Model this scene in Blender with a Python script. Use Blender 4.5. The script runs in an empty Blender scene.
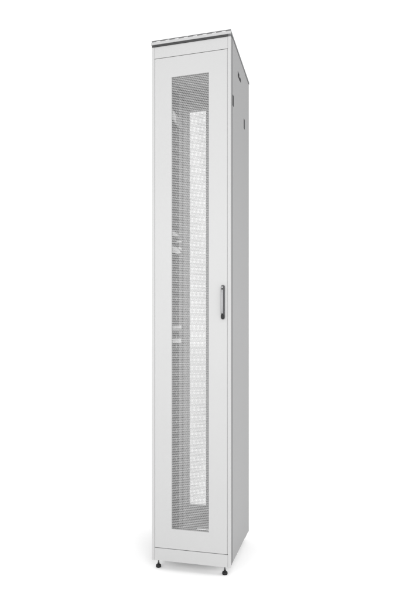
import bpy, bmesh, math
from mathutils import Matrix, Vector

sc = bpy.context.scene
COL = sc.collection
W, D = 0.3416, 0.4575          # cabinet width and depth
Z0, ZT = 0.040, 2.244        # underside of the body, top of the body
FR, BK = -D / 2, D / 2       # front and back planes (local y)
L, R = -W / 2, W / 2

# ------------------------------------------------------------------ materials
def mat(name, base, rough=0.5, metal=0.0, grain=0.0, grain_scale=900.0, vary=0.0, spec=0.4):
    m = bpy.data.materials.new(name)
    m.use_nodes = True
    nt = m.node_tree
    b = nt.nodes['Principled BSDF']
    b.inputs['Base Color'].default_value = (base[0], base[1], base[2], 1)
    b.inputs['Roughness'].default_value = rough
    b.inputs['Metallic'].default_value = metal
    b.inputs['Specular IOR Level'].default_value = spec
    tc = nt.nodes.new('ShaderNodeTexCoord')
    if vary:
        n = nt.nodes.new('ShaderNodeTexNoise')
        n.inputs['Scale'].default_value = 5.0
        n.inputs['Detail'].default_value = 4.0
        nt.links.new(tc.outputs['Object'], n.inputs['Vector'])
        mr = nt.nodes.new('ShaderNodeMapRange')
        mr.inputs['To Min'].default_value = 1 - vary
        mr.inputs['To Max'].default_value = 1 + vary
        nt.links.new(n.outputs['Fac'], mr.inputs['Value'])
        mx = nt.nodes.new('ShaderNodeVectorMath')
        mx.operation = 'SCALE'
        mx.inputs[0].default_value = base
        nt.links.new(mr.outputs['Result'], mx.inputs['Scale'])
        nt.links.new(mx.outputs['Vector'], b.inputs['Base Color'])
    if grain:
        n2 = nt.nodes.new('ShaderNodeTexNoise')
        n2.inputs['Scale'].default_value = grain_scale
        n2.inputs['Detail'].default_value = 2.0
        nt.links.new(tc.outputs['Object'], n2.inputs['Vector'])
        bp = nt.nodes.new('ShaderNodeBump')
        bp.inputs['Strength'].default_value = grain
        bp.inputs['Distance'].default_value = 0.0006
        nt.links.new(n2.outputs['Fac'], bp.inputs['Height'])
        nt.links.new(bp.outputs['Normal'], b.inputs['Normal'])
    return m

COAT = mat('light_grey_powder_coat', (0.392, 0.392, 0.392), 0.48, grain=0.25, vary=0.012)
SHADED_COAT = mat('shaded_powder_coat', (0.232, 0.232, 0.234), 0.5, grain=0.25, vary=0.012)  # front coat darkened: shade of the side faces put into the colour
INNER = mat('zinc_grey_steel', (0.74, 0.74, 0.74), 0.55, grain=0.15, vary=0.03)
RAILM = mat('rail_steel', (0.20, 0.20, 0.202), 0.5, grain=0.15, vary=0.03)
BRACE = mat('bright_zinc_brace', (0.92, 0.92, 0.92), 0.4, grain=0.1)
EDGE_SHADE = mat('edge_shade_grey', (0.145, 0.145, 0.147), 0.45, grain=0.15)  # recess shade beside the front posts, put into the colour
ROOFM = mat('roof_grey', (0.115, 0.115, 0.117), 0.5, grain=0.2)
LIP_SHADE = mat('lip_gap_shade', (0.035, 0.035, 0.036), 0.75)  # near-black for the shade in the gap under the roof lip
LIP = mat('roof_lip_grey', (0.365, 0.365, 0.367), 0.45, grain=0.2)
TABM = mat('light_tab', (0.55, 0.55, 0.55), 0.4)
WHITE = mat('bracket_white', (0.90, 0.90, 0.90), 0.4)
BLACK = mat('black_rubber', (0.02, 0.02, 0.021), 0.5, grain=0.2, spec=0.12)
SLOT = mat('black_slot_insert', (0.018, 0.018, 0.019), 0.6, spec=0.1)
LEVER = mat('satin_grey_metal', (0.22, 0.22, 0.225), 0.3, metal=0.6)
HOUSE = mat('graphite_housing', (0.06, 0.06, 0.063), 0.45)
GROUND = mat('white_studio_floor', (0.89, 0.89, 0.89), 0.8, vary=0.0, spec=0.1)

# ------------------------------------------------------------------ helpers
def link(name, bm, m, parent=None, bevel=0.0, seg=2, smooth=False):
    if bevel:
        es = [e for e in bm.edges if len(e.link_faces) == 2 and e.calc_face_angle(0) > math.radians(50)]
        bmesh.ops.bevel(bm, geom=es, offset=bevel, segments=seg, profile=0.5, affect='EDGES', clamp_overlap=True)
    bmesh.ops.recalc_face_normals(bm, faces=bm.faces)
    me = bpy.data.meshes.new(name)
    bm.to_mesh(me)
    bm.free()
    if smooth:
        for p in me.polygons:
            p.use_smooth = True
        try:
            me.set_sharp_from_angle(angle=math.radians(40))
        except Exception:
            pass
    for mm in (m if isinstance(m, (list, tuple)) else [m]):
        me.materials.append(mm)
    o = bpy.data.objects.new(name, me)
    COL.objects.link(o)
    if parent is not None:
        o.parent = parent
    return o

def box(bm, x0, x1, y0, y1, z0, z1):
    vs = [bm.verts.new(c) for c in
          ((x0, y0, z0), (x1, y0, z0), (x1, y1, z0), (x0, y1, z0),
           (x0, y0, z1), (x1, y0, z1), (x1, y1, z1), (x0, y1, z1))]
    for f in ((0, 3, 2, 1), (4, 5, 6, 7), (0, 1, 5, 4), (1, 2, 6, 5), (2, 3, 7, 6), (3, 0, 4, 7)):
        bm.faces.new([vs[i] for i in f])
    return bm

def boxes(*bs):
    bm = bmesh.new()
    for b in bs:
        box(bm, *b)
    return bm

def ring(bm, o, h, y0, y1):
    """rectangular plate o=(x0,x1,z0,z1) with one opening h, between planes y0 and y1"""
    def rect(r, y):
        return [bm.verts.new(c) for c in ((r[0], y, r[2]), (r[1], y, r[2]), (r[1], y, r[3]), (r[0], y, r[3]))]
    a, b, c, d = rect(o, y0), rect(h, y0), rect(o, y1), rect(h, y1)
    for i in range(4):
        j = (i + 1) % 4
        bm.faces.new((a[i], a[j], b[j], b[i]))
        bm.faces.new((c[i], d[i], d[j], c[j]))
        bm.faces.new((a[i], c[i], c[j], a[j]))
        bm.faces.new((b[i], b[j], d[j], d[i]))
    return bm

def plate_hole(bm, o, h, z0, z1):
    """horizontal plate o=(x0,x1,y0,y1) with one opening"""
    def rect(r, z):
        return [bm.verts.new(c) for c in ((r[0], r[2], z), (r[1], r[2], z), (r[1], r[3], z), (r[0], r[3], z))]
    a, b, c, d = rect(o, z0), rect(h, z0), rect(o, z1), rect(h, z1)
    for i in range(4):
        j = (i + 1) % 4
        bm.faces.new((a[i], a[j], b[j], b[i]))
        bm.faces.new((c[i], d[i], d[j], c[j]))
        bm.faces.new((a[i], c[i], c[j], a[j]))
        bm.faces.new((b[i], b[j], d[j], d[i]))
    return bm

def lathe(bm, prof, cx, cy, n=28):
    rings = []
    for r, z in prof:
        rings.append([bm.verts.new((cx + r * math.cos(2 * math.pi * k / n), cy + r * math.sin(2 * math.pi * k / n), z))
                      for k in range(n)])
    for a, b in zip(rings, rings[1:]):
        for k in range(n):
            bm.faces.new((a[k], a[(k + 1) % n], b[(k + 1) % n], b[k]))
    bm.faces.new(rings[0][::-1])
    bm.faces.new(rings[-1])
    return bm

def stadium(bm, cx, z0, z1, w, y0, y1, n=10, dome=0.0, taper=1.0):
    """upright rounded bar from plane y0 (back) out to y1 (front)"""
    r = w / 2
    pts = []
    for k in range(n + 1):
        a = math.pi * k / n
        pts.append((cx + r * math.cos(a), z1 - r + r * math.sin(a)))
    for k in range(n + 1):
        a = math.pi + math.pi * k / n
        pts.append((cx + r * math.cos(a), z0 + r + r * math.sin(a)))
    zm = (z0 + z1) / 2
    levels = [(y0, 1.0)]
    if dome:
        for k in range(0, 6):
            a = math.pi / 2 * k / 5
            levels.append((y1 - (y1 - y0) * dome * (math.sin(-a + math.pi / 2) * -1 + 1) * 0 + (y0 - y1) * dome * (1 - math.sin(a)),
                           1 - (1 - math.cos(a)) * 0.45))
    else:
        levels.append((y1, taper))
    rs = []
    for y, s in levels:
        inset = r * (1 - s)
        ring_ = []
        for (x, z) in pts:
            # move every outline point towards the bar's spine by the same inset
            zc = min(max(z, z0 + r), z1 - r)
            dx, dz = x - cx, z - zc
            ring_.append(bm.verts.new((cx + dx * s, y, zc + dz * s)))
        rs.append(ring_)
    m = len(pts)
    for a, b in zip(rs, rs[1:]):
        for k in range(m):
            bm.faces.new((a[k], a[(k + 1) % m], b[(k + 1) % m], b[k]))
    bm.faces.new(rs[0])
    bm.faces.new(rs[-1])
    return bm

def perforated(x0, x1, z0, z1, y0, y1, pw, ph, sx, sy):
    """sheet of honeycomb cells, every cell a real hole with wall thickness"""
    bm = bmesh.new()
    hw, hh = pw / 2, ph * 2 / 3
    outer = [(0, hh), (-hw, hh / 2), (-hw, -hh / 2), (0, -hh), (hw, -hh / 2), (hw, hh / 2)]
    nrow = int(round((z1 - z0) / ph))
    ncol = int(round((x1 - x0) / pw))
    cache = {}
    def ov(x, z, y):
        k = (round(x * 1e5), round(z * 1e5), y)
        v = cache.get(k)
        if v is None:
            v = cache[k] = bm.verts.new((x, y, z))
        return v
    for r in range(nrow):
        cz = z0 + ph * (r + 0.5)
        off = pw / 2 if r % 2 else 0.0
        for c in range(ncol + (0 if r % 2 else 1)):
            cx = x0 + c * pw + off
            of = [ov(cx + px, cz + pz, y0) for px, pz in outer]
            ob = [ov(cx + px, cz + pz, y1) for px, pz in outer]
            nf = [bm.verts.new((cx + px * sx, y0, cz + pz * sy)) for px, pz in outer]
            nb = [bm.verts.new((cx + px * sx, y1, cz + pz * sy)) for px, pz in outer]
            for i in range(6):
                j = (i + 1) % 6
                bm.faces.new((of[i], of[j], nf[j], nf[i]))
                bm.faces.new((ob[j], ob[i], nb[i], nb[j]))
                bm.faces.new((nf[i], nf[j], nb[j], nb[i]))
    return bm

def copy_part(src, parent, loc=None, rotz=None, scale=None):
    c = src.copy()
    COL.objects.link(c)
    c.parent = parent
    if loc is not None:
        c.location = loc
    if rotz is not None:
        c.rotation_euler.z = rotz
    for ch in list(src.children):
        d = ch.copy()
        COL.objects.link(d)
        d.parent = c
    return c

# ------------------------------------------------------------------ the setting
bm = bmesh.new()
n = 1
vs = [bm.verts.new(c) for c in ((-60, -20, 0), (60, -20, 0), (60, 400, 0), (-60, 400, 0))]
bm.faces.new(vs)
g = link('ground', bm, GROUND)
g['kind'] = 'structure'

# ------------------------------------------------------------------ the rack
rack = bpy.data.objects.new('server_rack', None)
COL.objects.link(rack)
rack.empty_display_size = 0.2
rack.location = (0.01847, 2.4553, 0)
rack.rotation_euler = (0, 0, math.radians(-14.7045))
rack['label'] = 'tall narrow light grey server rack with a perforated front door standing on black levelling feet'
rack['category'] = 'server rack'

PW = 0.0115                   # visible width of the corner posts
HZ = 2.1732                   # top of the door opening
PZ = 0.0958                   # top of the plinth panel
GAP = 0.0028

# corner posts
for sx in (-1, 1):
    for sy in (-1, 1):
        x_out = sx * (W / 2)
        x_in = sx * (W / 2 - PW)
        if sy < 0:
            b = boxes((min(x_out, x_in), max(x_out, x_in), FR, FR + 0.012, Z0, ZT - 0.0196),
                      )
        else:
            b = boxes((min(x_out, x_in), max(x_out, x_in), BK - 0.012, BK, Z0, ZT - 0.0036))
        link('corner_post', b, COAT, rack, bevel=0.0025, seg=3, smooth=True)
# dark edge strips down the front corners, dark grey for the shade between post and side panel
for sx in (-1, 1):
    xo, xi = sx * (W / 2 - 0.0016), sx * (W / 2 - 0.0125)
    link('edge_strip', boxes((min(xo, xi), max(xo, xi), FR + 0.0125, FR + 0.041, Z0 + 0.002, ZT - 0.0035)), EDGE_SHADE, rack, bevel=0.0012)

# header panel above the door and plinth panel below it
link('header_panel', boxes((L + PW + 0.0008, R - PW - 0.0008, FR + 0.0005, FR + 0.0080, HZ + GAP, ZT - 0.0196)), COAT, rack, bevel=0.001)
link('plinth_panel', boxes((L + PW + 0.0008, R - PW - 0.0008, FR + 0.0008, FR + 0.0080, Z0 + 0.001, PZ - GAP)), COAT, rack, bevel=0.0012)
# inner front and rear frame the doors close against
bm = bmesh.new()
ring(bm, (L + PW + 0.0003, R - PW - 0.0003, Z0 + 0.004, ZT - 0.024),
     (L + 0.060, R - 0.060, 0.125, 2.135), FR + 0.0088, FR + 0.0118)
link('front_frame', bm, COAT, rack, bevel=0.001)
bm = bmesh.new()
ring(bm, (L + 0.016, R - 0.016, Z0 + 0.004, ZT - 0.024),
     (L + 0.030, R - 0.030, 0.085, 2.185), BK - 0.040, BK - 0.026)
link('rear_frame', bm, INNER, rack, bevel=0.001)

# front door
dx0, dx1 = L + PW + 0.0026, R - PW - 0.0030
wx0, wx1 = L + 0.0882, L + 0.2496
wz0, wz1 = 0.1790, 2.0880
bm = bmesh.new()
ring(bm, (dx0, dx1, PZ, HZ), (wx0, wx1, wz0, wz1), FR, FR + 0.0075)
door = link('front_door', bm, COAT, rack, bevel=0.0011)
bm = perforated(wx0 - 0.004, wx1 + 0.004, wz0 - 0.006, wz1 + 0.006, FR + 0.0022, FR + 0.0030, 0.0036, 0.0072, 0.845, 0.805)
link('perforated_panel', bm, COAT, door)

# shallow filler strips in the gaps beside the door, added to lighten the seams
for sx, xe in ((-1, dx0), (1, dx1)):
    xp = sx * (W / 2 - PW)
    link('seam_filler', boxes((min(xp, xe) + 0.0002, max(xp, xe) - 0.0002, FR + 0.0024, FR + 0.0078, PZ, HZ)), COAT, rack)

# swing handle on the door
hx = 0.1390
bm = stadium(bmesh.new(), hx, 1.0615, 1.2040, 0.0155, FR - 0.0002, FR - 0.007, taper=0.90)
house = link('handle_housing', bm, HOUSE, door, smooth=True)
bm = stadium(bmesh.new(), hx - 0.0012, 1.0840, 1.1990, 0.0092, FR - 0.0068, FR - 0.017, dome=0.6)
lever = link('swing_handle', bm, LEVER, door, smooth=True)
bm = stadium(bmesh.new(), hx, 1.0635, 1.0830, 0.0142, FR - 0.0066, FR - 0.014, dome=0.5)
link('lock_cap', bm, BLACK, door, smooth=True)
bm = bmesh.new()
bmesh.ops.create_cone(bm, cap_ends=True, segments=20, radius1=0.0032, radius2=0.0032, depth=0.002,
                      matrix=Matrix.Translation((hx, FR - 0.0172, 1.186)) @ Matrix.Rotation(math.pi / 2, 4, 'X'))
link('keyhole', bm, BLACK, door)

# side panels with lock slots and a quick release latch
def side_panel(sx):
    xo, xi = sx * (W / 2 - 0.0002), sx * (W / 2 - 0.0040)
    p = link('side_panel', boxes((min(xo, xi), max(xo, xi), FR + 0.0425, FR + 0.347, Z0 + 0.006, ZT - 0.0045)), SHADED_COAT, rack, bevel=0.0009)
    xe = sx * (W / 2 + 0.0008)
    a, b_ = min(xi, xe), max(xi, xe)
    for s0, z in ((0.0485, 1.983), (0.3165, 1.9925)):
        link('lock_slot', boxes((a, b_, FR + s0 - 0.003, FR + s0 + 0.015, z - 0.022, z + 0.022)), SLOT, p, bevel=0.0006)
    bm = boxes((a, b_, FR + 0.163, FR + 0.206, 2.1395, 2.1485),
               (a, b_, FR + 0.163, FR + 0.192, 2.1515, 2.1605),
               (a, b_ , FR + 0.208, FR + 0.230, 2.143, 2.1575))
    link('latch', bm, SLOT, p, bevel=0.0005)
    return p
for sx in (-1, 1):
    side_panel(sx)
# rear corner covers, closing the sides behind the panels
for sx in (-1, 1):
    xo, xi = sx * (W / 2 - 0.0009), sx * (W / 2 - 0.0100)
    link('rear_corner_cover', boxes((min(xo, xi), max(xo, xi), FR + 0.3485, BK - 0.0125, Z0 + 0.002, ZT - 0.0038)), SHADED_COAT, rack, bevel=0.0012)

# light lining added to brighten the interior, on the inside of the side panels and under the roof
for sx in (-1, 1):
    xo, xi = sx * (W / 2 - 0.0105), sx * (W / 2 - 0.0117)
    link('bounce_liner', boxes((min(xo, xi), max(xo, xi), FR + 0.0425, BK - 0.018, Z0 + 0.007, ZT - 0.026)), INNER, rack)
link('bounce_ceiling', boxes((L + 0.0120, R - 0.0120, FR + 0.0420, BK - 0.041, ZT - 0.0225, ZT - 0.0192)), INNER, rack)

# pair of perforated rear doors
rz0, rz1 = 0.1520, 2.1345
for sx in (-1, 1):
    ex0, ex1 = 0.0012, W / 2 - PW - 0.0016
    o = (sx * ex0, sx * ex1, Z0 + 0.008, ZT - 0.024) if sx > 0 else (-ex1, -ex0, Z0 + 0.008, ZT - 0.024)
    h = (0.0438, 0.1305, rz0, rz1) if sx > 0 else (-0.1305, -0.0438, rz0, rz1)
    bm = bmesh.new()
    ring(bm, o, h, BK - 0.016, BK - 0.0004)
    rd = link('rear_door', bm, INNER, rack, bevel=0.001)
    bm = perforated(h[0] - 0.004, h[1] + 0.004, rz0 - 0.006, rz1 + 0.006, BK - 0.0044, BK - 0.0036, 0.0036, 0.0072, 0.84, 0.80)
    link('perforated_panel', bm, BRACE, rd)

# roof: plate, vented front band and a light lip over a dark strip for the gap's shade
roof = link('roof', boxes((L - 0.0005, R + 0.001, FR - 0.0015, BK + 0.001, ZT - 0.0030, ZT + 0.0080),
      (L + 0.012, R - 0.012, FR + 0.0425, BK + 0.0003, ZT - 0.0185, ZT - 0.0032),
      (L, R, FR - 0.0014, FR + 0.0123, ZT - 0.0185, ZT - 0.0031)), ROOFM, rack, bevel=0.0015, seg=2, smooth=True)
link('roof_lip', boxes((L - 0.0022, R + 0.0015, FR - 0.0055, FR - 0.0017, ZT - 0.0115, ZT - 0.0005)), LIP, roof, bevel=0.0016, seg=3, smooth=True)
for k in range(8):
    cx = L + 0.030 + k * 0.0405
    link('lip_tab', boxes((cx - 0.0085, cx + 0.0085, FR - 0.0045, FR - 0.0017, ZT - 0.0002, ZT + 0.0022)), TABM, roof, bevel=0.0006)
link('gap_shade_strip', boxes((L + 0.002, R - 0.010, FR - 0.0032, FR + 0.0004, ZT - 0.0192, ZT - 0.0120)), LIP_SHADE, roof)

# floor plate with a cable opening along its back edge
bm = bmesh.new()
plate_hole(bm, (L + 0.013, R - 0.013, FR + 0.042, BK - 0.018), (L + 0.088, R - 0.055, FR + 0.397, FR + 0.416), Z0 + 0.003, Z0 + 0.0055)
link('base_plate', bm, INNER, rack)

# 19-inch style mounting rails, punched with rows of square holes
def rail(x0, x1, y, inward):
    bm = bmesh.new()
    zs0, zs1, st = 0.070, 2.195, 0.0445
    k = int((zs1 - zs0) / st)
    xm0, xm1 = x0 + (x1 - x0) * 0.34, x0 + (x1 - x0) * 0.66
    for i in range(k):
        a = zs0 + i * st
        box(bm, x0, xm0, y, y + 0.002, a, a + st)
        box(bm, xm1, x1, y, y + 0.002, a, a + st)
        box(bm, xm0, xm1, y, y + 0.002, a, a + st * 0.62)
    xf = x0 if inward < 0 else x1 - 0.002
    box(bm, xf, xf + 0.002, y + 0.0021, y + 0.030, zs0, zs0 + k * st)
    return link('mounting_rail', bm, RAILM, rack)
for y in (FR + 0.070, FR + 0.262):
    rail(L + 0.014, L + 0.040, y, -1)
    rail(R - 0.040, R - 0.014, y, 1)

# depth braces between the rails on each side
for sx in (-1, 1):
    for z, h in ((1.998, 0.038), (1.463, 0.020), (1.392, 0.022), (1.031, 0.020), (0.975, 0.020)):
        xo, xi = sx * (W / 2 - 0.0405), sx * (W / 2 - 0.0485)
        b = boxes((min(xo, xi), max(xo, xi), FR + 0.085, FR + 0.290, z - h / 2, z + h / 2))
        link('depth_brace', b, INNER, rack, bevel=0.0008)

# white brackets added at the left front rail for brightly lit brace parts: a stem with fingers reaching inwards
def prism(bm, pts, y0, y1):
    a = [bm.verts.new((L + u, y0, z)) for u, z in pts]
    b = [bm.verts.new((L + u, y1, z)) for u, z in pts]
    m = len(pts)
    bm.faces.new(a)
    bm.faces.new(b[::-1])
    for i in range(m):
        bm.faces.new((a[i], b[i], b[(i + 1) % m], a[(i + 1) % m]))
    return bm
GY0, GY1 = FR + 0.0670, FR + 0.0698
def bright_bracket(polys, rods=()):
    bm = bmesh.new()
    zs = [z for p in polys for u, z in p]
    box(bm, L + 0.020, L + 0.0440, GY0 - 0.0002, GY1, min(zs) - 0.004, max(zs) + 0.004)
    for p in polys:
        prism(bm, p, GY0 - 0.004, GY0 - 0.0003)
    for u0, u1, z in rods:
        box(bm, L + u0, L + u1, GY0 - 0.0002, GY0 + 0.0018, z - 0.001, z + 0.001)
    link('bright_bracket', bm, WHITE, rack, bevel=0.0005)
bright_bracket([[(0.030, 1.974), (0.0783, 1.9728), (0.0874, 1.9478), (0.0874, 1.9194), (0.0774, 1.9358), (0.030, 1.9434)]])
bright_bracket([[(0.030, 1.4485), (0.0806, 1.4478), (0.0993, 1.4294), (0.030, 1.4298)],
             [(0.0911, 1.408), (0.1129, 1.4069), (0.1129, 1.4004), (0.0947, 1.4008)],
             [(0.030, 1.3837), (0.0884, 1.3836), (0.1111, 1.3547), (0.0947, 1.3524), (0.030, 1.3697)],
             [(0.0947, 1.3834), (0.1129, 1.3764), (0.1129, 1.3694), (0.1057, 1.3706)]],
            [(0.036, 0.096, 1.4040), (0.036, 0.107, 1.3755)])
bright_bracket([[(0.030, 1.0415), (0.112, 1.0412), (0.112, 1.0281), (0.030, 1.0275)],
             [(0.030, 0.9838), (0.1102, 0.9846), (0.1102, 0.9663), (0.030, 0.9654)]])

# levelling feet
def foot(x, y):
    st = lathe(bmesh.new(), [(0.0030, 0.0190), (0.0030, 0.0395)], x, y)
    f = link('levelling_foot', lathe(bmesh.new(),
             [(0.0106, 0.0004), (0.0114, 0.002), (0.0114, 0.0080), (0.0104, 0.0105), (0.0050, 0.0130), (0.0046, 0.0185), (0.0031, 0.0192)], x, y),
             BLACK, rack, smooth=True)
    link('threaded_stem', st, HOUSE, f, smooth=True)
for x, y in ((L + 0.0190, FR + 0.030), (R - 0.0303, FR + 0.030), (L + 0.040, BK - 0.050), (R - 0.040, BK - 0.050)):
    foot(x, y)

# ------------------------------------------------------------------ camera
cam = bpy.data.cameras.new('camera')
co = bpy.data.objects.new('camera', cam)
COL.objects.link(co)
co.location = (0, 0, 0.9545)
co.rotation_euler = (math.radians(90), 0, 0)
cam.sensor_fit = 'VERTICAL'
cam.sensor_height = 36.0
cam.sensor_width = 24.0
cam.lens = 36.0 * 533.8 / 600.0
cam.shift_x = 0.0
cam.shift_y = 45.5 / 600.0
cam.clip_start = 0.05
cam.clip_end = 1000
sc.camera = co

# ------------------------------------------------------------------ light: white studio
w = bpy.data.worlds.new('World')
sc.world = w
w.use_nodes = True
bg = w.node_tree.nodes['Background']
bg.inputs['Color'].default_value = (1, 1, 1, 1)
bg.inputs['Strength'].default_value = 1.15

def area(name, loc, target, sx, sy, power):
    l = bpy.data.lights.new(name, 'AREA')
    l.shape = 'RECTANGLE'
    l.size, l.size_y = sx, sy
    l.energy = power
    o = bpy.data.objects.new(name, l)
    COL.objects.link(o)
    o.location = loc
    d = Vector(target) - Vector(loc)
    o.rotation_euler = d.to_track_quat('-Z', 'Y').to_euler()
    return o
area('key_lamp', (0.42, -0.75, 1.75), (0, 2.4, 1.2), 1.3, 1.6, 48)  # added key lamp for the front and the interior behind the mesh
area('low_side_fill', (1.75, 2.0, 0.75), (0.1, 2.3, 0.75), 0.7, 0.9, 10)  # added low fill, brightens the side panel below its top
area('left_front_fill', (-1.9, -0.4, 1.7), (0, 2.4, 1.3), 1.4, 1.6, 30)  # added fill for the left of the front

sc.view_settings.view_transform = 'Standard'
sc.view_settings.look = 'None'
sc.view_settings.exposure = 0.0
sc.view_settings.gamma = 1.0
